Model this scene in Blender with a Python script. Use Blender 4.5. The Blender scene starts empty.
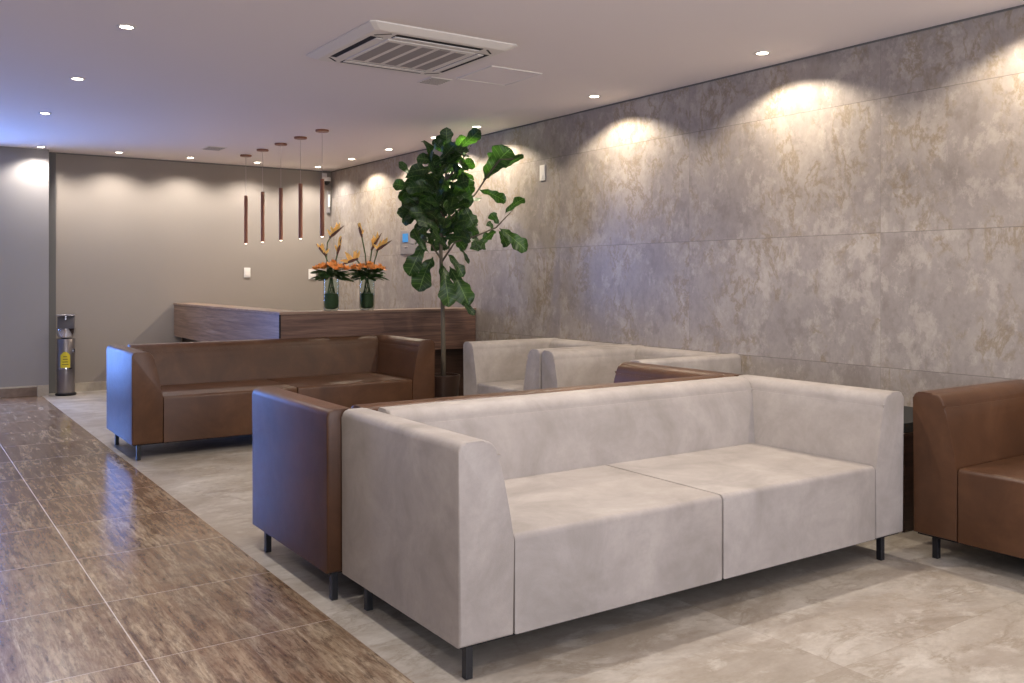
import bpy, bmesh, math, random
from mathutils import Vector, Matrix
C = bpy.context.scene.collection
R = math.radians
scene = bpy.context.scene

# ------------------------------------------------------------------ camera
H = 2.62                                   # ceiling height
cam = bpy.data.cameras.new('camera'); camo = bpy.data.objects.new('camera', cam); C.objects.link(camo)
camo.location = (0, 0, 1.25); camo.rotation_euler = (R(90), 0, R(-34.19))
cam.sensor_width = 36; cam.lens = 36*917.1/1024; cam.shift_y = -63.3/1024; cam.clip_start = .02
scene.camera = camo
# ------------------------------------------------------------------ world, light, exposure
w = bpy.data.worlds.new('world'); scene.world = w; w.use_nodes = True
w.node_tree.nodes['Background'].inputs[0].default_value = (.35, .5, 1, 1)
w.node_tree.nodes['Background'].inputs[1].default_value = .25
vs = scene.view_settings
vs.view_transform = 'Standard'; vs.look = 'None'; vs.gamma = 1; vs.use_curve_mapping = False
vs.exposure = 0.22
LAMP = 46.0            # watts of one downlight
WARM = (1.0, .87, .69)       # lamps washing the walls
SOFT = (1.0, .93, .86)       # lamps over the open floor
def area(name, loc, rot, sx, sy, e, col):
    l = bpy.data.lights.new(name, 'AREA'); l.shape = 'RECTANGLE'; l.size = sx; l.size_y = sy
    l.energy = e; l.color = col
    o = bpy.data.objects.new(name, l); C.objects.link(o); o.location = loc; o.rotation_euler = rot
    return o
# daylight just outside the glazed opening in the far left wall and, as added ceiling fill, the unseen glazed front behind the camera
WX = -1.7
area('daylight_side', (.27, 10.98, 1.2), (R(-90), 0, 0), .95, 1.9, 105, (.18, .36, 1.0))
area('front_daylight_fill', (1.4, -3.1, 1.4), (R(126), 0, 0), 4.6, 2.2, 290, (.88, .90, 1.0))  # unseen source, tilted up as added fill to brighten the ceiling

# ------------------------------------------------------------------ helpers
def lin(h):
    h = h.lstrip('#'); o = []
    for i in (0, 2, 4):
        c = int(h[i:i+2], 16)/255
        o.append(c/12.92 if c <= .04045 else ((c+.055)/1.055)**2.4)
    return (*o, 1)
def mat(name, col, rough=.5, metal=0, spec=.5, emit=None, es=0, **k):
    m = bpy.data.materials.new(name); m.use_nodes = True
    b = m.node_tree.nodes['Principled BSDF']
    b.inputs['Base Color'].default_value = lin(col); b.inputs['Roughness'].default_value = rough
    b.inputs['Metallic'].default_value = metal; b.inputs['Specular IOR Level'].default_value = spec
    if emit: b.inputs['Emission Color'].default_value = lin(emit); b.inputs['Emission Strength'].default_value = es
    for kk, v in k.items(): b.inputs[kk.replace('_', ' ')].default_value = v
    return m
class NT:
    def __init__(s, m): s.t = m.node_tree; s.b = s.t.nodes['Principled BSDF']
    def n(s, typ, ins=None, **p):
        x = s.t.nodes.new(typ)
        for k, v in p.items(): setattr(x, k, v)
        for k, v in (ins or {}).items():
            if isinstance(v, bpy.types.NodeSocket): s.t.links.new(v, x.inputs[k])
            else: x.inputs[k].default_value = v
        return x
    def math(s, op, a, b=0.0, c=0.0): return s.n('ShaderNodeMath', {0: a, 1: b, 2: c}, operation=op).outputs[0]
    def mix(s, f, a, b, typ='MIX'):
        x = s.t.nodes.new('ShaderNodeMix'); x.data_type = 'RGBA'; x.blend_type = typ
        for k, v in ((0, f), (6, a), (7, b)):
            if isinstance(v, bpy.types.NodeSocket): s.t.links.new(v, x.inputs[k])
            else: x.inputs[k].default_value = v
        return x.outputs[2]
    def ramp(s, f, stops):
        x = s.n('ShaderNodeValToRGB', {0: f}); e = x.color_ramp.elements
        while len(e) < len(stops): e.new(.5)
        for q, (p, c) in zip(e, stops): q.position = p; q.color = c if len(c) == 4 else (*c, 1)
        return x.outputs[0]
    def noise(s, vec, sc, det=4, rough=.55, dist=0, w=None):
        x = s.n('ShaderNodeTexNoise', {'Vector': vec, 'Scale': sc, 'Detail': det, 'Roughness': rough, 'Distortion': dist})
        if w is not None:
            x.noise_dimensions = '4D'; s.t.links.new(w, x.inputs['W'])
        return x.outputs['Fac']
    def link(s, a, inp): s.t.links.new(a, s.b.inputs[inp])
    def bump(s, h, st, d=.01):
        x = s.n('ShaderNodeBump', {'Height': h, 'Strength': st, 'Distance': d}); s.t.links.new(x.outputs[0], s.b.inputs['Normal'])
    def pos(s): return s.n('ShaderNodeNewGeometry').outputs['Position']
    def obj(s): return s.n('ShaderNodeTexCoord').outputs['Object']
    def sep(s, v): return s.n('ShaderNodeSeparateXYZ', {0: v}).outputs
    def comb(s, x, y, z): return s.n('ShaderNodeCombineXYZ', {0: x, 1: y, 2: z}).outputs[0]
def g(v): return (v, v, v, 1)

def obj(name, bm, m=None, parent=None, smooth=False, loc=None):
    me = bpy.data.meshes.new(name); bmesh.ops.recalc_face_normals(bm, faces=bm.faces); bm.to_mesh(me); bm.free()
    if smooth:
        me.shade_smooth() if hasattr(me, 'shade_smooth') else None
        if smooth is not True: me.set_sharp_from_angle(angle=R(smooth))
    o = bpy.data.objects.new(name, me); C.objects.link(o)
    if m: me.materials.append(m)
    if parent: o.parent = parent
    if loc: o.location = loc
    return o
def thing(name, label, cat, loc=(0, 0, 0), rz=0, group=None):
    o = bpy.data.objects.new(name, None); C.objects.link(o); o.empty_display_size = .1
    o.location = loc; o.rotation_euler = (0, 0, rz); o['label'] = label; o['category'] = cat
    if group: o['group'] = group
    return o
def tag(o, label, cat, group=None):
    o['label'] = label; o['category'] = cat
    if group: o['group'] = group
    return o
def struct(name, bm, m, **k):
    o = obj(name, bm, m, **k); o['kind'] = 'structure'; return o
def box(bm, x0, x1, y0, y1, z0, z1, bev=0, seg=2):
    r = bmesh.ops.create_cube(bm, size=1, matrix=Matrix.Translation(((x0+x1)/2, (y0+y1)/2, (z0+z1)/2)) @ Matrix.Diagonal((x1-x0, y1-y0, z1-z0, 1)))
    if bev:
        es = list({e for v in r['verts'] for e in v.link_edges})
        bmesh.ops.bevel(bm, geom=es, offset=bev, segments=seg, profile=.5, affect='EDGES')
    return bm
def B(*a, **k): return box(bmesh.new(), *a, **k)
def cyl(bm, x, y, z0, z1, r0, r1=None, seg=24):
    r1 = r0 if r1 is None else r1
    bmesh.ops.create_cone(bm, cap_ends=True, segments=seg, radius1=r0, radius2=r1, depth=z1-z0, matrix=Matrix.Translation((x, y, (z0+z1)/2)))
    return bm
def lathe(bm, prof, seg=28, c=(0, 0, 0)):
    rings = []
    for r, z in prof:
        rings.append([bm.verts.new((c[0]+r*math.cos(2*math.pi*i/seg), c[1]+r*math.sin(2*math.pi*i/seg), c[2]+z)) for i in range(seg)])
    for a, b in zip(rings, rings[1:]):
        for i in range(seg): bm.faces.new((a[i], a[(i+1) % seg], b[(i+1) % seg], b[i]))
    bm.faces.new(rings[0]); bm.faces.new(rings[-1][::-1])
    return bm
def tube(bm, pts, rad, seg=8):
    pts = [Vector(p) for p in pts]; n = len(pts)
    rad = rad if isinstance(rad, (list, tuple)) else [rad]*n
    rings = []; up = Vector((.3, .2, .93)).normalized()
    for i, p in enumerate(pts):
        t = (pts[min(i+1, n-1)]-pts[max(i-1, 0)]).normalized()
        a = t.cross(up)
        if a.length < .05: a = t.cross(Vector((1, 0, 0)))
        a.normalize(); b = t.cross(a)
        rings.append([bm.verts.new(p+rad[i]*(a*math.cos(2*math.pi*k/seg)+b*math.sin(2*math.pi*k/seg))) for k in range(seg)])
    for a, b in zip(rings, rings[1:]):
        for k in range(seg): bm.faces.new((a[k], a[(k+1) % seg], b[(k+1) % seg], b[k]))
    bm.faces.new(rings[0]); bm.faces.new(rings[-1])
    return bm
def copy_tree(o, parent=None):
    c = o.copy(); C.objects.link(c)
    if parent: c.parent = parent
    for ch in list(o.children): copy_tree(ch, c)
    return c

# ------------------------------------------------------------------ materials
def m_marble():
    m = mat('taupe_marble_panel', '#9a9088', .32, spec=.45); t = NT(m)
    p = t.sep(t.pos()); y, z = p[1], p[2]
    uy = t.math('DIVIDE', t.math('SUBTRACT', y, 4.68), 1.52); uz = t.math('DIVIDE', t.math('SUBTRACT', z, .74), .77)
    fy, fz = t.math('FRACT', uy), t.math('FRACT', uz)
    idn = t.math('ADD', t.math('MULTIPLY', t.math('FLOOR', uy), .37), t.math('MULTIPLY', t.math('FLOOR', uz), .81))
    v = t.comb(t.math('MULTIPLY', fy, 1.52), t.math('MULTIPLY', fz, .77), 0.0)
    # ragged trowelled patches, streaking upward to the right
    mp = t.n('ShaderNodeMapping', {'Vector': v, 'Rotation': (0, 0, R(-38)), 'Scale': (1.25, .85, 1)}).outputs[0]
    vv = t.n('ShaderNodeMapping', {'Vector': v, 'Scale': (1.35, 1.0, 1), 'Rotation': (0, 0, R(-18))}).outputs[0]
    n1 = t.noise(mp, 2.1, 10, .66, .25, idn); n2 = t.noise(vv, 3.9, 12, .76, .2, idn); n3 = t.noise(vv, 22, 6, .7, .1, idn)
    n4 = t.noise(mp, 3.2, 9, .68, .35, t.math('ADD', idn, 7.3)); n5 = t.noise(vv, 5.5, 10, .72, .2, t.math('ADD', idn, 3.1))
    c = t.ramp(n1, [(.30, lin('#8a8079')), (.44, lin('#99908a')), (.56, lin('#a39a92')), (.72, lin('#b0a69d'))])
    c = t.mix(t.ramp(n2, [(.52, g(0)), (.56, g(.5)), (.68, g(.8))]), c, lin('#b8aea4'))
    c = t.mix(t.ramp(n5, [(.30, g(.6)), (.43, g(.35)), (.47, g(0))]), c, lin('#7d746d'))
    vein = t.ramp(t.math('ABSOLUTE', t.math('SUBTRACT', n4, .5)), [(0, g(.75)), (.012, g(.45)), (.035, g(0))])
    vein = t.math('MULTIPLY', vein, t.ramp(n1, [(.46, g(0)), (.54, g(1))]))
    c = t.mix(vein, c, lin('#85745a'))
    c = t.mix(t.ramp(n3, [(.36, g(.25)), (.6, g(0))]), c, lin('#6e665f'))
    jy = t.math('LESS_THAN', t.math('MINIMUM', fy, t.math('SUBTRACT', 1.0, fy)), .0010)
    jz = t.math('LESS_THAN', t.math('MINIMUM', fz, t.math('SUBTRACT', 1.0, fz)), .0028)
    c = t.mix(t.math('MAXIMUM', t.math('MULTIPLY', jy, .25), t.math('MULTIPLY', jz, .45)), c, lin('#4c443d'))
    t.link(c, 'Base Color'); t.bump(n2, .06)
    t.link(t.math('ADD', .22, t.math('MULTIPLY', n3, .25)), 'Roughness')
    return m
def m_woodtile():
    m = mat('glossy_wood_look_tile', '#6d5644', .16, spec=.6); t = NT(m)
    p = t.sep(t.pos()); x, y = p[0], p[1]
    T = .65
    ux = t.math('DIVIDE', t.math('SUBTRACT', x, .04), T); uy = t.math('DIVIDE', t.math('SUBTRACT', y, 3.145), .652)
    fx, fy = t.math('FRACT', ux), t.math('FRACT', uy); ix, iy = t.math('FLOOR', ux), t.math('FLOOR', uy)
    pl = t.math('MULTIPLY', fx, 4.0); ip = t.math('FLOOR', pl); fp = t.math('FRACT', pl)
    wn = t.n('ShaderNodeTexWhiteNoise', {'Vector': t.comb(t.math('ADD', t.math('MULTIPLY', ix, 4), ip), iy, 0.0)}, noise_dimensions='3D').outputs[0]
    sh = t.math('MULTIPLY', wn, 9.0)
    v = t.comb(t.math('MULTIPLY', x, 26.0), t.math('ADD', t.math('MULTIPLY', y, 2.4), sh), sh)
    n1 = t.noise(v, 1.0, 9, .72, .5); v2 = t.comb(t.math('MULTIPLY', x, 70.0), t.math('ADD', t.math('MULTIPLY', y, 14.0), sh), sh)
    n2 = t.noise(v2, 1.0, 6, .75, .3); n3 = t.noise(t.pos(), 4.5, 9, .75); n6 = t.noise(t.comb(t.math('MULTIPLY', x, 40.0), t.math('ADD', t.math('MULTIPLY', y, 6.0), sh), sh), 1.0, 8, .75, .4)
    c = t.ramp(n1, [(.32, lin('#4d3a2b')), (.44, lin('#7a6450')), (.56, lin('#9c8972')), (.72, lin('#c0b19b'))])
    c = t.mix(t.math('MULTIPLY', wn, .5), c, lin('#6e4f3c'))
    c = t.mix(t.ramp(n6, [(.38, g(.75)), (.5, g(0))]), c, lin('#4a382b'))
    c = t.mix(t.ramp(n2, [(.36, g(.6)), (.52, g(0))]), c, lin('#46352a'))
    c = t.mix(t.ramp(n3, [(.48, g(0)), (.7, g(.28))]), c, lin('#b5a68f'))
    pj = t.math('MULTIPLY', t.math('LESS_THAN', t.math('MINIMUM', fp, t.math('SUBTRACT', 1.0, fp)), .014), t.math('GREATER_THAN', wn, .45))
    c = t.mix(t.math('MULTIPLY', pj, .2), c, lin('#b3a18e'))
    jx = t.math('LESS_THAN', t.math('MINIMUM', fx, t.math('SUBTRACT', 1.0, fx)), .0032)
    jy = t.math('LESS_THAN', t.math('MINIMUM', fy, t.math('SUBTRACT', 1.0, fy)), .0032)
    j = t.math('MAXIMUM', jx, jy)
    c = t.mix(t.math('MULTIPLY', t.math('MAXIMUM', t.math('MULTIPLY', jx, t.math('ADD', .06, t.math('MULTIPLY', t.math('LESS_THAN', t.math('ABSOLUTE', t.math('SUBTRACT', x, .69)), .02), .6))), t.math('MULTIPLY', jy, .22)), 1.0), c, lin('#c4b9b4'))
    t.link(c, 'Base Color')
    t.link(t.math('ADD', .10, t.math('ADD', t.math('MULTIPLY', n2, .16), t.math('MULTIPLY', j, .3))), 'Roughness')
    t.bump(t.math('SUBTRACT', t.math('ADD', t.math('MULTIPLY', n2, .4), t.math('MULTIPLY', n1, .4)), t.math('MULTIPLY', j, 1.0)), .2, .004)
    return m
def m_beige():
    m = mat('beige_stone_tile', '#a49887', .25, spec=.5); t = NT(m)
    p = t.sep(t.pos()); x, y = p[0], p[1]
    ux = t.math('DIVIDE', t.math('SUBTRACT', x, 1.34), 1.2); uy = t.math('DIVIDE', t.math('SUBTRACT', y, 1.84), 1.2)
    fx, fy = t.math('FRACT', ux), t.math('FRACT', uy)
    idn = t.math('ADD', t.math('MULTIPLY', t.math('FLOOR', ux), .7), t.math('MULTIPLY', t.math('FLOOR', uy), .43))
    v = t.n('ShaderNodeMapping', {'Vector': t.pos(), 'Scale': (1, 1.7, 1), 'Rotation': (0, 0, R(14))}).outputs[0]
    n1 = t.noise(v, 1.7, 9, .66, .6, idn); n2 = t.noise(v, 4.2, 10, .74, .3, idn); n4 = t.noise(v, 2.4, 8, .66, .8, t.math('ADD', idn, 3.0)); n3 = t.noise(v, 30, 4, .7)
    c = t.ramp(n1, [(.30, lin('#857a6d')), (.45, lin('#9b9186')), (.58, lin('#aea69c')), (.74, lin('#c2bbb2'))])
    c = t.mix(t.ramp(n2, [(.52, g(0)), (.6, g(.45)), (.8, g(.55))]), c, lin('#c6c0b7'))
    vein = t.ramp(t.math('ABSOLUTE', t.math('SUBTRACT', n4, .5)), [(0, g(.8)), (.02, g(.4)), (.06, g(0))])
    c = t.mix(t.math('MULTIPLY', vein, t.ramp(n2, [(.4, g(0)), (.55, g(1))])), c, lin('#85796a'))
    c = t.mix(t.ramp(n3, [(.35, g(.2)), (.6, g(0))]), c, lin('#7c746a'))
    j = t.math('LESS_THAN', t.math('MINIMUM', t.math('MINIMUM', fx, t.math('SUBTRACT', 1.0, fx)), t.math('MINIMUM', fy, t.math('SUBTRACT', 1.0, fy))), .0013)
    c = t.mix(t.math('MULTIPLY', j, .3), c, lin('#6f6355'))
    t.link(c, 'Base Color'); t.link(t.math('ADD', .24, t.math('MULTIPLY', n2, .2)), 'Roughness'); t.bump(n2, .05)
    return m
def m_hide(name, base, dark, light, rough, spec, bump=.12):
    m = mat(name, base, rough, spec=spec); t = NT(m); o = t.obj()
    n1 = t.noise(o, 4, 7, .65, .5); n2 = t.noise(o, 26, 6, .7, .2); n3 = t.noise(o, 240, 3, .6)
    c = t.ramp(n1, [(.3, lin(dark)), (.5, lin(base)), (.72, lin(light))])
    c = t.mix(t.ramp(n2, [(.35, g(.28)), (.55, g(0))]), c, lin(dark))
    t.link(c, 'Base Color'); t.bump(t.math('ADD', n3, t.math('MULTIPLY', n1, .5)), bump, .003)
    t.link(t.math('ADD', rough-.06, t.math('MULTIPLY', n2, .14)), 'Roughness')
    return m
def m_wood(name, a, b, c_, axis, rough=.35):
    m = mat(name, a, rough, spec=.4); t = NT(m); p = t.sep(t.pos())
    s = {'x': (1.6, 14, 46), 'y': (14, 1.6, 46)}[axis]
    v = t.comb(t.math('MULTIPLY', p[0], s[0]), t.math('MULTIPLY', p[1], s[1]), t.math('MULTIPLY', p[2], s[2]))
    n = t.noise(v, 1, 6, .65, .7); n2 = t.noise(v, 3.4, 4, .6)
    c = t.ramp(n, [(.3, lin(b)), (.5, lin(a)), (.72, lin(c_))])
    c = t.mix(t.ramp(n2, [(.35, g(.45)), (.5, g(0))]), c, lin(b))
    t.link(c, 'Base Color'); t.bump(n, .05, .003)
    return m
def m_plaster(name, col, rough=.85):
    m = mat(name, col, rough, spec=.25); t = NT(m); n = t.noise(t.pos(), 220, 3, .6)
    t.bump(n, .04, .002); return m
def m_leaf():
    m = mat('fig_leaf', '#23401d', .42, spec=.5); t = NT(m); o = t.obj()
    n = t.noise(o, 5, 3); n2 = t.noise(o, 40, 3)
    c = t.ramp(n, [(.32, lin('#172a14')), (.55, lin('#223c1a')), (.75, lin('#3a5a22'))])
    uv = t.sep(t.n('ShaderNodeTexCoord').outputs['UV']); ak = t.math('ABSOLUTE', uv[0])
    rib = t.math('LESS_THAN', ak, .045)
    side = t.math('GREATER_THAN', t.math('SINE', t.math('MULTIPLY', t.math('SUBTRACT', uv[1], t.math('MULTIPLY', ak, .10)), 58.0)), .88)
    c = t.mix(t.math('MAXIMUM', t.math('MULTIPLY', rib, .6), t.math('MULTIPLY', side, .28)), c, lin('#7d9a55'))
    t.link(c, 'Base Color'); t.bump(t.math('SUBTRACT', n2, t.math('MULTIPLY', t.math('MAXIMUM', rib, side), .8)), .3, .004)
    tr = t.n('ShaderNodeBsdfTranslucent', {'Color': lin('#4f8526')})
    mx = t.n('ShaderNodeMixShader', {0: .12}); out = t.t.nodes['Material Output']
    t.t.links.new(t.b.outputs[0], mx.inputs[1]); t.t.links.new(tr.outputs[0], mx.inputs[2]); t.t.links.new(mx.outputs[0], out.inputs[0])
    return m
M = dict(
    marble=m_marble(), woodtile=m_woodtile(), beige=m_beige(),
    ceil=m_plaster('white_ceiling_paint', '#ebe3e0'), wall=m_plaster('greige_wall_paint', '#91887f'),
    wall2=m_plaster('grey_wall_paint', '#928e8c'), shadegrey=m_plaster('painted_shade_grey', '#6a6865'),
    cream=m_hide('cream_faux_suede', '#968e89', '#87807a', '#a49c96', .62, .3, .15),
    brown=m_hide('brown_leatherette', '#4c311f', '#402818', '#593c28', .42, .38, .15),
    black=mat('black_metal', '#15151a', .4, spec=.5), under=mat('black_underlining', '#0d0c0c', .9),
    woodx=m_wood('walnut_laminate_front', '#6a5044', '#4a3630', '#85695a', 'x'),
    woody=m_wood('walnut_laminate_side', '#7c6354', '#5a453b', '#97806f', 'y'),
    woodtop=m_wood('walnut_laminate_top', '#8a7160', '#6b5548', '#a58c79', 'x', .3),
    darkwood=m_wood('dark_plinth_laminate', '#37261f', '#241813', '#463229', 'x', .4),
    copper=mat('brown_bronze_metal', '#8a5a44', .45, metal=.1), chrome=mat('polished_chrome', '#d8d8da', .12, metal=1),
    steel=mat('brushed_steel', '#8d8787', .32, metal=.85), white=mat('white_plastic', '#ddd8d2', .45),
    acw=mat('ac_white_plastic', '#e2dcd4', .5), acg=mat('ac_grille_grey', '#96908d', .6), dark=mat('dark_slot', '#151313', .8),
    grey=mat('grey_plastic', '#85807f', .5), headgrey=mat('dark_grey_plastic', '#565154', .5), screen=mat('blue_lcd', '#2e6fa8', .2, emit='#3a9be0', es=.3),
    lens=mat('lit_lens', '#ffffff', .3, emit='#fff3dc', es=14), dimlens=mat('pendant_lens', '#ffffff', .3, emit='#ffe9d0', es=4),
    pot=mat('dark_brown_glazed_pot', '#3c2c26', .3, spec=.5), soil=mat('potting_soil', '#2a1f18', .95),
    bark=mat('grey_brown_bark', '#5f574b', .85), leaf=m_leaf(),
    green=mat('florist_green', '#2c4a1c', .55), green2=mat('stem_green', '#4a5a2c', .6),
    orange=mat('orange_petal', '#ef9c4a', .6), yellow=mat('orange_yellow_bract', '#ffd078', .6), purple=mat('dusky_bract', '#6b4a3e', .6),
    label=mat('yellow_label', '#d8c32a', .5), ink=mat('label_ink', '#5a5420', .6),
    glass=mat('clear_glass', '#e6efe8', .03, Transmission_Weight=1.0, IOR=1.3),
    litedge=mat('lit_edge_tone', '#a8988c', .4), cord=mat('pendant_cord', '#b5aaa4', .6),
    skirt=m_hide('beige_skirting_tile', '#b0a594', '#9f9382', '#bdb3a3', .3, .5, .03),
    skirtb=m_hide('brown_skirting_tile', '#6b5544', '#543f31', '#836b58', .3, .5, .03),
)

# ------------------------------------------------------------------ the setting
YB, YL, XR = 11.05, 10.86, 4.70
struct('floor', B(WX-.2, XR+.15, -3.4, YB+.2, -.12, 0), M['beige'])
o = obj('wood_look_tile_field', B(WX, 1.34, -3.2, YL, 0, .003), M['woodtile']); o['kind'] = 'structure'; o.name = 'floor.001'
struct('ceiling', B(WX-.2, XR+.15, -3.4, YB+.2, H, H+.15), M['ceil'])
struct('wall_right', B(XR, XR+.15, -3.4, YB+.2, 0, H), M['marble'])
struct('wall_back', B(1.41, XR, YB, YB+.2, 0, H), M['wall'])
bm = bmesh.new(); box(bm, WX-.2, -.35, YL, YB+.2, 0, H); box(bm, .75, 1.41, YL, YB+.2, 0, H); box(bm, -.35, .75, YL, YB+.2, 2.2, H); box(bm, -.35, .75, YL, YB+.2, 0, .15)
struct('wall_corner', bm, M['wall2'])
bm = B(WX-.1, WX, -3.4, YL, 0, H)
struct('wall_left', bm, M['wall2'])
bm = bmesh.new(); box(bm, WX, XR, -3.05, -2.95, 2.5, H); box(bm, WX, -.9, -3.05, -2.95, 0, 2.5); box(bm, 3.7, XR, -3.05, -2.95, 0, 2.5); box(bm, -.9, 3.7, -3.05, -2.95, 0, .3)
struct('wall_front', bm, M['wall'])
def window(name, axis, a0, a1, z0, z1, p, n):
    bm = bmesh.new(); t = .04; cuts = [a0+(a1-a0)*i/n for i in range(n+1)]
    for c in cuts:
        c = min(max(c, a0+t/2), a1-t/2)
        box(bm, *((p-.02, p+.02, c-t/2, c+t/2) if axis == 'y' else (c-t/2, c+t/2, p-.02, p+.02)), z0, z1)
    for zz in (z0, z1-t): box(bm, *((p-.018, p+.018, a0, a1) if axis == 'y' else (a0, a1, p-.018, p+.018)), zz, zz+t)
    struct(name, bm, M['black'])
window('window_1', 'x', -.35, .75, .15, 2.2, YL+.05, 2)
window('window_2', 'x', -.9, 3.7, .3, 2.5, -3.0, 4)
struct('shade_strip', B(1.435, 1.502, YB-.012, YB, 0, H-.012), M['shadegrey'])  # grey strip paints in the shaded band beside the wall edge
struct('gap_shade_right', B(XR-.006, XR, -2.9, YB, H-.011, H-.001), M['shadegrey'])  # dark strip painted for the shade in the gap below the ceiling
struct('gap_shade_back', B(1.51, XR-.006, YB-.006, YB, H-.012, H-.001), M['shadegrey'])  # same painted gap shade along the back wall
struct('baseboard_back', B(1.54, 2.75, YB-.014, YB, 0, .095), M['skirt'])
bm = B(WX+.02, 1.295, YL-.014, YL, .004, .10, bev=.002)
struct('baseboard_left', bm, M['skirtb'])
struct('trim_4', B(1.30, 1.408, YL-.014, YL, .0, .115), M['skirt'])
struct('trim_5', B(WX+.02, 1.295, YL-.016, YL, .10, .115), M['skirt'])

# ------------------------------------------------------------------ downlights
def make_downlight(label, x, y, e=1.0, bl=.30, col=SOFT):
    t = thing('recessed_downlight', label, 'ceiling light', (x, y, H), 0, 'recessed downlights')
    obj('trim_ring', lathe(bmesh.new(), [(.034, -.0005), (.034, -.004), (.046, -.005), (.050, -.0035), (.051, -.0005)]), M['white'], t, smooth=30)
    obj('lens', cyl(bmesh.new(), 0, 0, -.0035, -.001, .0335), M['lens'], t)
    l = bpy.data.lights.new('downlight_lamp', 'SPOT'); l.energy = LAMP*e; l.color = col
    l.spot_size = R(140); l.spot_blend = bl; l.shadow_soft_size = .025
    lo = bpy.data.objects.new('downlight_lamp', l); C.objects.link(lo); lo.parent = t; lo.location = (0, 0, -.012)
    return t
left = ['nearest downlight of the left row, top left of the ceiling', 'second downlight of the left row, behind the nearest one', 'third downlight of the left row, in the bluish ceiling area']
for s, y in zip(left, (5.31, 6.88, 8.47)): make_downlight(s, 1.07, y)
back = ['downlight close to the grey wall section at far left', 'downlight above the hand sanitizer side of the back wall', 'downlight over the back wall between sanitizer and pendants',
        'downlight behind the pendants near the back wall', 'downlight in the far right corner of the ceiling']
for s, x in zip(back, (1.31, 2.07, 2.83, 3.60, 4.36)): make_downlight(s, x, 10.66, 1.1, .6, SOFT)
right = ['nearest visible downlight along the marble wall, at right', 'second downlight along the marble wall, right of the air conditioner',
         'downlight directly over the fig tree, glowing green on its top leaf', 'downlight partly behind the top leaves of the fig tree',
         'downlight left of the fig tree near the marble wall', 'downlight second from the far corner along the marble wall']
for s, y in zip(right, (3.755, 5.36, 7.03, 7.80, 8.79, 9.74)): make_downlight(s, 4.39, y, 1.28, .33, WARM)
for x, y in ((4.39, 2.17), (4.39, .6), (1.07, 3.74), (1.07, 2.17), (2.65, 3.28), (1.07, .6), (-.5, 3.0)):  # unseen lamps: rows carried on out of view, last one added for fill
    make_downlight('unseen recessed downlight added to the ceiling beyond the photo frame', x, y, *((1.3, .33, WARM) if x > 4 else (2.9,) if y > 3.2 and x > 2 else ()))

# ------------------------------------------------------------------ sofas
def arcpts(cx, cy, r, a0, a1, n=6):
    return [(cx+r*math.cos(R(a0+(a1-a0)*i/n)), cy+r*math.sin(R(a0+(a1-a0)*i/n))) for i in range(n+1)]
Z0, ZS, ZT = .11, .43, .742
def profile(tb, tt, zs):   # outer face at 0, inner face toward +; widths at the bottom and top
    p = [(0, Z0), (tb, Z0), (tb, zs-.02)]
    # inner face leans back in a slow curve
    for i in range(1, 9):
        q = i/8; p.append((tb-(tb-tt)*(q**1.15), zs-.02+(ZT-.06-zs+.02)*q))
    p += [(x, y) for x, y in arcpts(tt-.062, ZT-.06, .06, 0, 90, 7)][0:]
    p += [(x, y) for x, y in arcpts(.028, ZT-.028, .028, 90, 180, 5)]
    out = []
    for q in p:
        if not out or (Vector(q)-Vector(out[-1])).length > .002: out.append(q)
    return out
def extrude_profile(pts, fn, d0, d1, bev=.009):
    bm = bmesh.new()
    a = [bm.verts.new(fn(u, z, d0)) for u, z in pts]; b = [bm.verts.new(fn(u, z, d1)) for u, z in pts]
    n = len(pts)
    fa = bm.faces.new(a); fb = bm.faces.new(b[::-1])
    for i in range(n): bm.faces.new((a[i], b[i], b[(i+1) % n], a[(i+1) % n]))
    es = list(fa.edges)+list(fb.edges)
    bmesh.ops.bevel(bm, geom=es, offset=bev, segments=3, profile=.5, affect='EDGES')
    return bm
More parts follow.
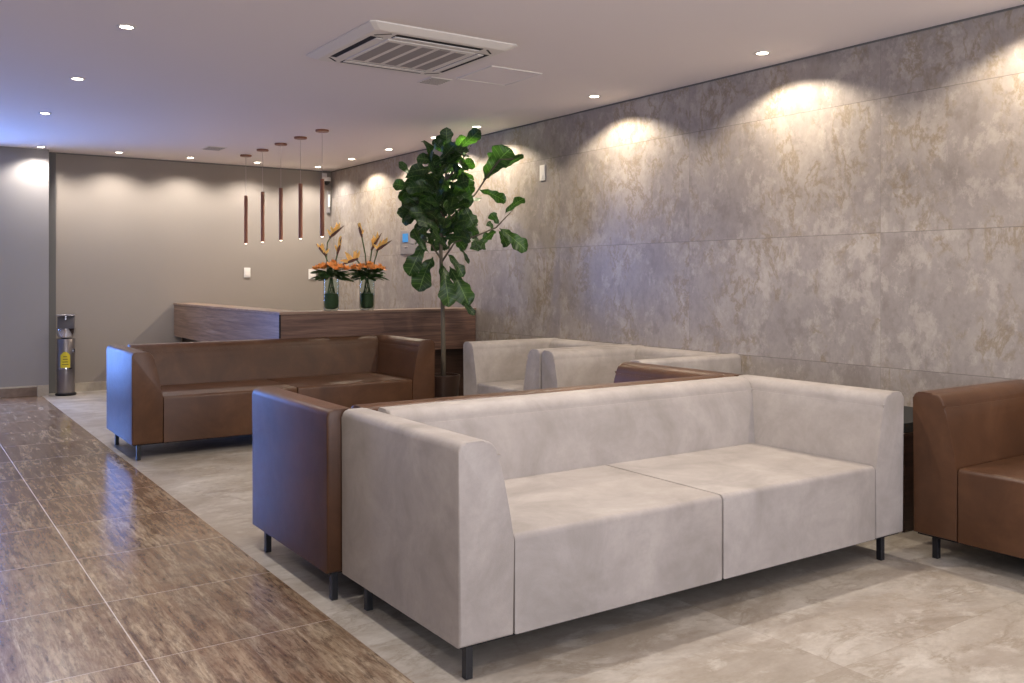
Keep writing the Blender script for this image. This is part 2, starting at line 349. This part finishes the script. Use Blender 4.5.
def make_sofa(label, cat, width, m, n, loc, rz, group=None, name='sofa', inset=None):
    D = .885; t = thing(name, label, cat, loc, rz, group); hw = width/2; y0 = -D/2
    pa = profile(.205, .150, ZS)
    for s in (-1, 1):
        bm = extrude_profile(pa, lambda u, z, d: (s*(hw-u), d, z), y0, D/2)
        obj('arm', bm, m, t, smooth=40)
    pb = profile(.205, .140, ZS)
    inner = hw-.148
    bm = extrude_profile([(u, z) for u, z in pb], lambda u, z, d: (d, D/2-u-.001, z), -inner, inner, .010)
    # the backrest tucks in to follow the leaning arms lower down
    for v in bm.verts:
        k = (ZT-.05-v.co.z)/(ZT-ZS); k = max(0, min(1, k))
        v.co.x *= (inner-.056*k)/inner
    obj('backrest', bm, m, t, smooth=40)
    sw = (width-.41)/n
    for i in range(n):
        x0 = -hw+.205+sw*i
        bm = bmesh.new(); r = box(bm, x0+.0035, x0+sw-.0035, y0+.001, D/2-.2, Z0, ZS)
        es = [e for e in bm.edges if (abs(e.verts[0].co.y-y0-.001) < 1e-4 and abs(e.verts[1].co.y-y0-.001) < 1e-4 and e.verts[0].co.z > .3 and e.verts[1].co.z > .3)]
        rest = [e for e in bm.edges if e not in es]
        bmesh.ops.bevel(bm, geom=es, offset=.022, segments=5, profile=.5, affect='EDGES')
        es = [e for e in bm.edges if abs(abs(e.verts[0].co.x-e.verts[1].co.x)) < 1e-5 and len(e.link_faces) == 2 and abs(e.link_faces[0].normal.x-e.link_faces[1].normal.x) > .5]
        bmesh.ops.bevel(bm, geom=es, offset=.006, segments=2, profile=.5, affect='EDGES')
        obj('seat', bm, m, t, smooth=35)
    obj('underside', B(-hw+.015, hw-.015, y0+.015, D/2-.015, Z0-.008, Z0+.01), M['under'], t)
    ia, ib, f, k = inset or (.048, .13 if width > 2 else .048, .03, .745)
    for lx in (-hw+ia, hw-ib):
        for ly in (y0+f, y0+k):
            obj('leg', B(lx-.013, lx+.013, ly-.013, ly+.013, 0, Z0, bev=.002), M['black'], t)
    return t
make_sofa('large cream two-seat sofa in the foreground', 'sofa', 2.325, M['cream'], 2, (2.610, 2.420+.4425, 0), 0)
make_sofa('brown sofa standing back to back behind the foreground cream sofa', 'sofa', 2.36, M['brown'], 2, (2.575, 3.318+.4425, 0), math.pi, inset=(.048, .037, .11, .86))
make_sofa('brown two-seat sofa in front of the wooden reception counter', 'sofa', 2.36, M['brown'], 2, (2.548, 6.62+.4425, 0), 0)
a = make_sofa('cream armchair against the marble wall, nearest to the fig tree', 'armchair', 1.045, M['cream'], 1, (4.256, 5.788, 0), -math.pi/2, 'cream armchairs side by side', 'armchair')
b = copy_tree(a); b.location = (4.256, 4.72, 0); b['label'] = 'cream armchair against the marble wall, behind the brown back-to-back sofa'
make_sofa('brown sofa against the marble wall at the right edge of the photo', 'sofa', 2.0, M['brown'], 2, (4.256, 2.402-1.0, 0), -math.pi/2, inset=(.078, .05, .058, .80))

# ------------------------------------------------------------------ corner side table
t = thing('side_table', 'dark boxy side table in the gap between cream sofa and right brown sofa', 'side table', (4.39, 2.93, 0))
obj('body', B(-.27, .27, -.29, .29, .0, .485, bev=.004), M['darkwood'], t)
obj('lit_edge_strip', B(-.272, .272, -.292, .292, .4855, .491), M['litedge'], t)  # pale strip paints in the lit edge below the tabletop
obj('tabletop', B(-.28, .28, -.30, .30, .4915, .54, bev=.003), M['under'], t)

# ------------------------------------------------------------------ reception counter
CX, CY, CZ = 2.735, 7.53, .962
t = thing('reception_counter', 'L-shaped walnut wood reception counter behind the brown sofa', 'counter', (CX, CY, 0))
X1 = XR-CX-.004; Y1 = YB-CY-.016
bm = box(bmesh.new(), 0, X1, 0, .25, CZ-.022, CZ, bev=.002); box(bm, 0, .25, .2502, Y1, CZ-.022, CZ, bev=.002)
obj('ledge', bm, M['woodtop'], t)
bm = box(bmesh.new(), .2202, X1, .2202, .80, .715, .74); box(bm, .2202, .80, .8002, Y1, .715, .74)
obj('desktop', bm, M['woodtop'], t)
obj('front_panel', B(.012, X1, .008, .03, .578, CZ-.0225), M['woodx'], t)
obj('side_panel', B(.008, .03, .031, Y1, .578, CZ-.0225), M['woody'], t)
obj('corner_post', B(-.001, .011, -.001, .0075, .578, CZ-.0225), M['under'], t)
bm = box(bmesh.new(), .10, X1, .10, .22, 0, CZ-.023); box(bm, .10, .22, .2202, Y1, 0, CZ-.023)
obj('plinth', bm, M['darkwood'], t)

# ------------------------------------------------------------------ flower arrangements
random.seed(4)
def petal(bm, c, d, n, L, W, seg=4):
    d = d.normalized(); s = d.cross(n).normalized(); n2 = s.cross(d)
    rows = []
    for i in range(seg+1):
        q = i/seg; ww = W*math.sin(math.pi*(.12+.86*q))*.5; p = c+d*L*q-n2*(-.25*L*q*(1-q))
        rows.append((bm.verts.new(p-s*ww), bm.verts.new(p+n2*ww*-.25), bm.verts.new(p+s*ww)))
    for a, b in zip(rows, rows[1:]):
        bm.faces.new((a[0], a[1], b[1], b[0])); bm.faces.new((a[1], a[2], b[2], b[1]))
def bird(parent, pts, head_dir, sc=1.0):
    st = obj('bird_of_paradise', tube(bmesh.new(), pts, [.0055]*(len(pts)-1)+[.007]), M['green2'], parent, smooth=True)
    e = Vector(pts[-1]); h = Vector(head_dir).normalized()
    obj('bract', tube(bmesh.new(), [e-h*.02, e+h*.03, e+h*.09*sc, e+h*.15*sc], [.008, .014, .010, .002]), M['purple'], st, smooth=True)
    bm = bmesh.new(); side = h.cross(Vector((.5, .8, .1))).normalized()
    for k in range(6):
        a = -.5+k*.36
        d = (Vector((0, 0, 1))*math.cos(a*.9)+h*math.sin(a)*.9+Vector((random.uniform(-.35, .35), random.uniform(-.4, .4), 0))).normalized()
        petal(bm, e+h*.03*(k % 3), d, Vector((random.uniform(-.4, .4), -1, random.uniform(-.3, .3))), (.070+.03*random.random())*sc, .030*sc)
    obj('bloom', bm, M['yellow'], st)
def arrangement(x, y, label, birds, rose_seed):
    random.seed(rose_seed)
    t = thing('flower_arrangement', label, 'flower arrangement', (x, y, CZ), 0, 'flower arrangements on the reception counter')
    vase = obj('vase', lathe(bmesh.new(), [(.058, 0), (.066, .006), (.070, .03), (.070, .268), (.072, .28), (.068, .28), (.066, .268), (.066, .03), (.060, .012), (.001, .012)]), M['glass'], t, smooth=40)
    # rolled leaves filling the lower part of the vase
    bm = bmesh.new()
    lathe(bm, [(.030, .014), (.058, .022), (.063, .05), (.0625, .135), (.058, .150), (.03, .155)], 20)
    for k in range(7):
        a = k*.9; tube(bm, [(.04*math.cos(a), .04*math.sin(a), .13), (.02*math.cos(a+1), .02*math.sin(a+1), .22), (.01*math.cos(a), .01*math.sin(a), .29)], .005, 6)
    obj('rolled_leaves', bm, M['green'], t, smooth=30)
    bm = bmesh.new()
    for k in range(80):
        a = k*2.399; r0 = random.uniform(.02, .07); d = Vector((math.cos(a), math.sin(a), random.uniform(-.35, .35)))
        petal(bm, Vector((r0*math.cos(a), r0*math.sin(a), random.uniform(.285, .355))), d, Vector((random.uniform(-.6, .6), random.uniform(-.6, .6), 1)), random.uniform(.10, .15), random.uniform(.035, .055))
    obj('greenery', bm, M['green'], t)
    for k in range(19):
        a = k*2.399; rr = .140*math.sqrt((k+.6)/19)
        c = Vector((rr*math.cos(a), rr*math.sin(a), (.365+.045*(1-rr/.14)+random.uniform(-.012, .012))))
        bm = bmesh.new()
        ax = Vector((math.cos(a)*rr*4, math.sin(a)*rr*6, 1)).normalized()
        for j in range(9):
            b = j*2*math.pi/9+random.uniform(-.1, .1)
            s1 = ax.cross(Vector((0, 1, .1))).normalized(); s2 = ax.cross(s1)
            d = (s1*math.cos(b)+s2*math.sin(b)+ax*random.uniform(.4, 1.3)).normalized()
            petal(bm, c, d, ax, random.uniform(.045, .06), .026, 3)
        obj('flower', bm, M['orange'], t)
    for pts, hd, sc in birds: bird(t, pts, hd, sc)
    return t
ux = Vector((math.cos(R(34.19)), -math.sin(R(34.19)), 0)); uy = Vector((math.sin(R(34.19)), math.cos(R(34.19)), 0))
def L(u, z, v=0): q = ux*u+uy*v; return (q.x, q.y, z)
arrangement(3.255, 7.655, 'left of two glass vases of orange flowers, with upright bird of paradise stems', [
    ([L(-.03, .30), L(-.04, .48), L(-.035, .60), L(.0, .66)], L(.09, .075), 1.0),
    ([L(.02, .30), L(.03, .42, .02), L(.055, .52, .02)], L(.03, .12), .95),
    ([L(-.01, .30), L(-.02, .42, -.03), L(-.05, .50, -.03)], L(-.06, .07), .8)], 3)
arrangement(3.603, 7.655, 'right of two glass vases of orange flowers, its bird of paradise stems splayed', [
    ([L(-.0, .30), L(-.015, .5), L(-.05, .68)], L(-.03, .10), .75),
    ([L(.0, .30), L(.025, .45, .02), L(.045, .56, .02)], L(.06, .10), 1.1),
    ([L(.05, .30), L(.07, .45), L(.10, .55)], L(.09, .06), 1.0),
    ([L(-.03, .30), L(-.05, .40), L(-.10, .46)], L(-.11, -.04), 1.1)], 8)

# ------------------------------------------------------------------ fiddle-leaf fig tree
random.seed(11)
TX, TY = 4.045, 7.035
K = .00283                                    # metres per measuring unit of the crown sketch
def W(x, y, v=0):                             # sketch point (x right, y down) and depth v in metres -> place
    u = (x-382)*K; vv = v-(.34*max(0, u-.12) if u > .12 else 0)*1.0
    q = ux*u+uy*vv
    return Vector((q.x, q.y, 1.25+(522-y)*K))
tree = thing('potted_fig_tree', 'tall potted fiddle-leaf fig tree reaching the ceiling beside the counter', 'potted plant', (TX, TY, 0))
obj('pot', lathe(bmesh.new(), [(.10, 0), (.115, .01), (.145, .36), (.15, .38), (.15, .40), (.135, .40), (.133, .37), (.001, .37)], 32), M['pot'], tree, smooth=40)
obj('soil', cyl(bmesh.new(), 0, 0, .3705, .38, .125), M['soil'], tree)
obj('trunk', tube(bmesh.new(), [(0, 0, .37), W(383, 760), W(380, 600), W(376, 480), W(374, 400), W(384, 300), W(392, 200), W(400, 120)],
    [.024, .021, .018, .017, .015, .012, .009, .005], 10), M['bark'], tree, smooth=True)
for pts in ([W(378, 470), W(420, 410, -.05), W(480, 395, -.08), W(548, 368, -.08), W(600, 315, -.08)], [W(380, 360), W(430, 310), W(485, 262, -.05), W(512, 222, -.05), W(560, 160, -.05), W(600, 160, -.05)],
            [W(374, 460), W(345, 415, -.05), W(310, 400, -.08)], [W(384, 320), W(330, 290, .05), W(270, 250, .08)], [W(390, 240), W(350, 210, -.05), W(310, 170, -.05)], [W(388, 220), W(430, 170), W(470, 110)]):
    obj('branch', tube(bmesh.new(), pts, [.010]+[.007]*(len(pts)-2)+[.004], 7), M['bark'], tree, smooth=True)
def fig_leaf(bm, base, tip, wid, roll, droop=.12):
    Lv = tip-base; ln = Lv.length; d = Lv/ln
    view = uy
    s = d.cross(view)
    if s.length < .2: s = d.cross(Vector((0, 0, 1)))
    s.normalize(); s = (Matrix.Rotation(roll, 3, d) @ s); n = s.cross(d).normalized()
    if n.z < 0: n = -n
    prof = [(0, .02), (.05, .05), (.12, .34), (.24, .54), (.38, .52), (.50, .64), (.62, .88), (.74, 1), (.85, .93), (.94, .66), (1, .10)]
    rows = []; wav = random.uniform(0, 6); uvl = bm.loops.layers.uv.verify(); N = 17; par = {}
    def width(q):
        for (a0, b0), (a1, b1) in zip(prof, prof[1:]):
            if q <= a1: return b0+(b1-b0)*(q-a0)/(a1-a0)
        return prof[-1][1]
    for j in range(N+1):
        q = j/N; ww = width(q)
        c = base+d*ln*q+n*ln*(.10*math.sin(math.pi*q))-Vector((0, 0, droop*ln*q*q))
        row = []
        for k in (-1, -.5, 0, .5, 1):
            hw = wid/2*ww*(1+.10*math.sin(q*23+wav+k*2))
            cup = .18*hw*abs(k)+.13*wid*math.sin(q*12+k*2.5+wav)*abs(k)
            v = bm.verts.new(c+s*hw*k+n*cup); par[v] = (k, q); row.append(v)
        rows.append(row)
    for a, b in zip(rows, rows[1:]):
        for i in range(4):
            f = bm.faces.new((a[i], a[i+1], b[i+1], b[i]))
            for lp in f.loops: lp[uvl].uv = par[lp.vert]
LV = [(395,135,392,50,44,0),(400,135,452,78,42,.05),(425,130,498,66,46,-.05),(392,142,350,92,40,-.05),(378,168,303,152,46,-.05),(290,226,243,158,28,.05),
 (300,245,224,226,40,0),(362,205,312,232,46,-.1),(335,262,240,268,46,.05),(345,300,240,318,46,-.05),(320,310,250,345,44,.1),(430,182,476,152,42,.1),(440,195,470,262,48,-.1),
 (508,218,592,122,84,0),(522,196,540,132,50,.06),(572,188,632,146,22,0),(497,250,578,286,40,-.05),(574,326,634,278,34,0),(558,368,642,436,52,0),(556,374,582,424,36,.05),
 (556,356,530,322,32,.05),(548,376,510,402,34,.05),(520,392,500,430,40,0),(330,408,278,512,62,-.05),(350,455,308,562,72,0),(394,445,446,516,36,0),(378,475,402,608,62,-.05),
 (400,485,462,606,66,.05),(436,590,482,636,24,.05),(436,428,462,476,16,0),(478,392,492,438,48,0),(330,280,268,330,46,-.12),(380,110,372,70,36,.1),
 (420,240,470,300,50,-.15),(450,300,480,360,46,-.1),(360,340,300,380,50,-.1),(400,380,450,430,46,.1),(470,380,445,405,40,.1),(540,372,520,350,24,0)]
bm = bmesh.new()
def clampx(v):
    lim = XR-.03-TX
    if v.x > lim: v.x = lim
    v.z = min(v.z, H-.03)
    return v
for x0, y0, x1, y1, wd, v in LV:
    fig_leaf(bm, clampx(W(x0, y0, v)), clampx(W(x1, y1, v+random.uniform(-.06, .06))), wd*K*.94, random.uniform(-.6, .6), .02)
k = 0
while k < 120:
    x, y = random.uniform(245, 478), random.uniform(110, 430)
    if ((x-362)/108)**2+((y-310)/120)**2 > 1 and ((x-392)/62)**2+((y-170)/85)**2 > 1: continue
    if x < 315 and y > 322 or x < 268: continue
    v = random.uniform(-.32, .32)
    cx, cy = 384, min(max(y+30, 150), 430)
    ang = math.atan2(y-cy, x-cx)+random.uniform(-.7, .7); ln = random.uniform(62, 92)
    x1, y1 = x+ln*.5*math.cos(ang), y+ln*.5*math.sin(ang)+random.uniform(-10, 14)
    x0, y0 = x-ln*.5*math.cos(ang), y-ln*.5*math.sin(ang)
    fig_leaf(bm, clampx(W(x0, y0, v*.6)), clampx(W(x1, y1, v*1.3)), random.uniform(30, 46)*K, random.uniform(-1.2, 1.2)); k += 1
for v in bm.verts: clampx(v.co)
obj('foliage', bm, M['leaf'], tree, smooth=True)

# ------------------------------------------------------------------ pendants
def make_pendant(label, x, y):
    t = thing('pendant_light', label, 'pendant lamp', (x, y, H), 0, 'slim tube pendants over the counter')
    obj('canopy', lathe(bmesh.new(), [(.062, -.0005), (.062, -.014), (.058, -.018), (.001, -.018)], 32), M['copper'], t, smooth=40)
    obj('cable', tube(bmesh.new(), [(0, 0, -.017), (0, 0, 2.165-H)], .0022, 6), M['cord'], t)
    obj('tube', lathe(bmesh.new(), [(.001, 2.168-H), (.018, 2.168-H), (.0195, 2.164-H), (.0195, 1.636-H), (.017, 1.636-H), (.017, 1.642-H), (.001, 1.642-H)], 24), M['copper'], t, smooth=40)
    obj('diffuser', lathe(bmesh.new(), [(.001, 1.628-H), (.010, 1.630-H), (.0145, 1.636-H), (.0145, 1.6415-H), (.001, 1.6415-H)], 20), M['dimlens'], t, smooth=True)
    return t
for s, y in zip(('leftmost slim tube pendant, farthest back over the counter', 'slim tube pendant, second from the left of five', 'middle slim tube pendant of the five over the counter',
                 'slim tube pendant, fourth from the left of five', 'rightmost slim tube pendant, nearest to the fig tree'), (10.10, 9.57, 9.04, 8.52, 8.0)):
    make_pendant(s, 3.313-.014*(y-8), y)

# ------------------------------------------------------------------ ceiling cassette air conditioner, hatch and vents
t = thing('ceiling_air_conditioner', 'white four-way cassette air conditioner set in the ceiling', 'air conditioner', (2.585, 4.90, H))
bm = bmesh.new(); a, c, zt, zb = .475, .40, -.001, -.034
prof = [(a, zt), (a, -.008), (c+.03, zb+.004), (c+.02, zb)]
rings = []
for r_, z in prof:
    k = .05*r_; rings.append([bm.verts.new((x, y, z)) for x, y in ((-r_, -r_+k), (-r_+k, -r_), (r_-k, -r_), (r_, -r_+k), (r_, r_-k), (r_-k, r_), (-r_+k, r_), (-r_, r_-k))])
for q, s in zip(rings, rings[1:]):
    for i in range(8): bm.faces.new((q[i], q[(i+1) % 8], s[(i+1) % 8], s[i]))
bm.faces.new(rings[0]); bm.faces.new(rings[-1])
obj('panel', bm, M['acw'], t)
for i in range(4):
    bm = B(-.28, .28, .312, .388, zb-.0015, zb+.001); bmesh.ops.rotate(bm, verts=bm.verts, matrix=Matrix.Rotation(i*math.pi/2, 3, 'Z'))
    s = obj('air_slot', bm, M['dark'], t)
    bm = bmesh.new(); box(bm, -.275, .275, .312, .352, zb-.007, zb-.002, bev=.001)
    bmesh.ops.rotate(bm, verts=bm.verts, matrix=Matrix.Rotation(i*math.pi/2, 3, 'Z'))
    obj('louver', bm, M['acw'], s)
gr = obj('intake_grille', B(-.285, .285, -.285, .285, zb-.008, zb-.0002, bev=.004), M['acw'], t)
for i in range(5):
    bm = bmesh.new(); x0 = -.262+i*.108
    box(bm, x0, x0+.078, -.245, .245, zb-.0095, zb-.0085)
    f = obj('grille_insert', bm, M['acg'], gr)
obj('badge', B(.06, .13, -.268, -.256, zb-.0095, zb-.0082), M['grey'], gr)
for sx, sy in ((-1, -1), (1, -1), (1, 1), (-1, 1)):
    bm = B(-.05, .05, -.006, .006, zb-.0012, zb+.001); bmesh.ops.rotate(bm, verts=bm.verts, matrix=Matrix.Rotation(R(-45)*sx*sy, 3, 'Z'))
    bmesh.ops.translate(bm, verts=bm.verts, vec=(sx*.345, sy*.345, 0)); obj('corner_slot', bm, M['dark'], t)
t = thing('ceiling_hatch', 'thin-framed square access hatch in the ceiling beside the air conditioner', 'access hatch', (3.41, 5.18, H))
obj('hatch_panel', B(-.19, .19, -.215, .215, -.004, -.0005), M['ceil'], t)
bm = bmesh.new()
box(bm, -.20, .20, -.225, -.217, -.007, -.0005); box(bm, -.20, .20, .217, .225, -.007, -.0005); box(bm, -.20, -.192, -.2165, .2165, -.007, -.0005); box(bm, .192, .20, -.2165, .2165, -.007, -.0005)
obj('hatch_frame', bm, M['acw'], t)
def vent(label, x, y, sx, sy):
    t = thing('ceiling_vent', label, 'vent', (x, y, H))
    obj('vent_plate', B(-sx, sx, -sy, sy, -.006, -.0005, bev=.002), M['acw'], t)
    bm = bmesh.new()
    for i in range(6):
        yy = -sy*.8+i*sy*.32; box(bm, -sx*.85, sx*.85, yy-.004, yy+.004, -.009, -.0062)
    obj('slat', bm, M['acg'], t)
vent('small grey ceiling vent next to the far corner of the air conditioner', 3.13, 5.56, .085, .10)
vent('small dark ceiling vent near the leftmost pendant', 2.83, 9.75, .10, .13)

# ------------------------------------------------------------------ wall fittings
def wall_plate(name, label, cat, loc, rz, w_, h_, parts, m):
    t = thing(name, label, cat, loc, rz)
    obj('plate', B(-w_/2, w_/2, -.010, -.0005, -h_/2, h_/2, bev=.003), m, t)
    for nm, x0, x1, z0, z1, mm in parts: obj(nm, B(x0, x1, -.014, -.0103, z0, z1, bev=.001), mm, t)
    return t
wall_plate('light_switch', 'white switch plate on the back wall left of the flowers', 'switch', (3.607, YB, 1.318), 0, .078, .118, [('rocker', -.02, .02, -.035, .035, M['acw'])], M['white'])
wall_plate('outlet_box', 'small white box on the wall beside the left flower arrangement', 'wall box', (4.44, YB, 1.30), 0, .10, .13, [('socket', -.025, .025, -.03, .03, M['acw'])], M['white'])
wall_plate('air_conditioner_control', 'white wall control high on the marble wall right of the fig tree', 'wall control', (XR, 6.44, 2.165), -math.pi/2, .075, .135, [('button', -.015, .015, -.045, -.02, M['acw'])], M['white'])
t = wall_plate('time_clock', 'grey wall-mounted time clock with blue screen, partly behind fig leaves', 'time clock', (XR, 8.90, 1.645), -math.pi/2, .42, .26,
    [('screen', -.15, -.02, .0, .095, M['screen']), ('keypad', .04, .14, -.02, .08, M['acg']), ('name_strip', -.12, -.03, -.055, -.045, M['acg'])], M['grey'])
t = thing('security_camera', 'small white security camera high in the far right corner', 'camera', (4.60, YB, 2.50))
obj('bracket', B(-.03, .03, -.03, -.0005, -.02, .09, bev=.004), M['white'], t)
bm = bmesh.new(); lathe(bm, [(.001, .0), (.05, .0), (.055, -.01), (.055, -.04), (.045, -.05)], 24, (0, -.085, .03)); obj('housing', bm, M['white'], t, smooth=40)
bm = bmesh.new(); bmesh.ops.create_uvsphere(bm, u_segments=20, v_segments=12, radius=.045, matrix=Matrix.Translation((0, -.085, -.02))); obj('dome', bm, M['dark'], t, smooth=True)
t = thing('emergency_lamp', 'narrow white emergency lamp hanging below the security camera', 'emergency lamp', (4.655, YB, 2.22))
obj('backplate', B(-.022, .022, -.03, -.0005, -.14, .14, bev=.008), M['grey'], t)
obj('diffuser', B(-.014, .014, -.045, -.0305, -.06, .10, bev=.005), M['white'], t)

# ------------------------------------------------------------------ hand sanitizer stand
t = thing('sanitizer_stand', 'brushed steel hand sanitizer stand with yellow label by the back wall', 'sanitizer stand', (1.565, 10.80, 0), R(-12)); t.scale = (.9, .9, 1)
obj('base', lathe(bmesh.new(), [(.11, 0), (.115, .006), (.115, .022), (.10, .026), (.001, .026)], 32), M['black'], t, smooth=40)
obj('column', lathe(bmesh.new(), [(.098, .0265), (.100, .03), (.100, .60), (.098, .603)], 40), M['steel'], t, smooth=40)
# slanted chrome bowl and dark head on top
bm = bmesh.new(); lathe(bm, [(.03, .603), (.08, .62), (.104, .67), (.108, .715), (.100, .715), (.09, .68), (.06, .65), (.001, .645)], 32)
bmesh.ops.translate(bm, verts=bm.verts, vec=(0, -.012, 0)); obj('drip_bowl', bm, M['chrome'], t, smooth=40)
bm = B(-.092, .092, .0, .085, .63, .845, bev=.012); obj('head', bm, M['headgrey'], t, smooth=40)
obj('head_cap', B(-.102, .102, -.06, .09, .8455, .862, bev=.006), M['steel'], t)
obj('nozzle', cyl(bmesh.new(), 0, -.03, .80, .845, .012), M['chrome'], t)
lb = bmesh.new()
def curved(bm, r, a0, a1, z0, z1, n=8, th=.003, top=0):
    A = []
    for i in range(n+1):
        a = R(a0+(a1-a0)*i/n); dz = top*math.cos((i/n-.5)*math.pi)
        A.append([bm.verts.new((rr*math.cos(a), rr*math.sin(a), z)) for rr, z in ((r, z0), (r+th, z0), (r+th, z1+dz), (r, z1+dz))])
    for p, q in zip(A, A[1:]):
        for i in range(4): bm.faces.new((p[i], p[(i+1) % 4], q[(i+1) % 4], q[i]))
    bm.faces.new(A[0]); bm.faces.new(A[-1])
    return bm
lab = obj('label', curved(lb, .1005, -120, -60, .30, .43, top=.04), M['label'], t)
bm = bmesh.new()
for i in range(4): curved(bm, .1037, -110+i*3, -70-i*3, .33+i*.028, .337+i*.028, th=.0008)
obj('print', bm, M['ink'], lab)
obj('holder', curved(bmesh.new(), .1005, -125, -52, .285, .30, th=.012), M['chrome'], t)
obj('side_button', cyl(bmesh.new(), .085, -.06, .46, .50, .018), M['chrome'], t)
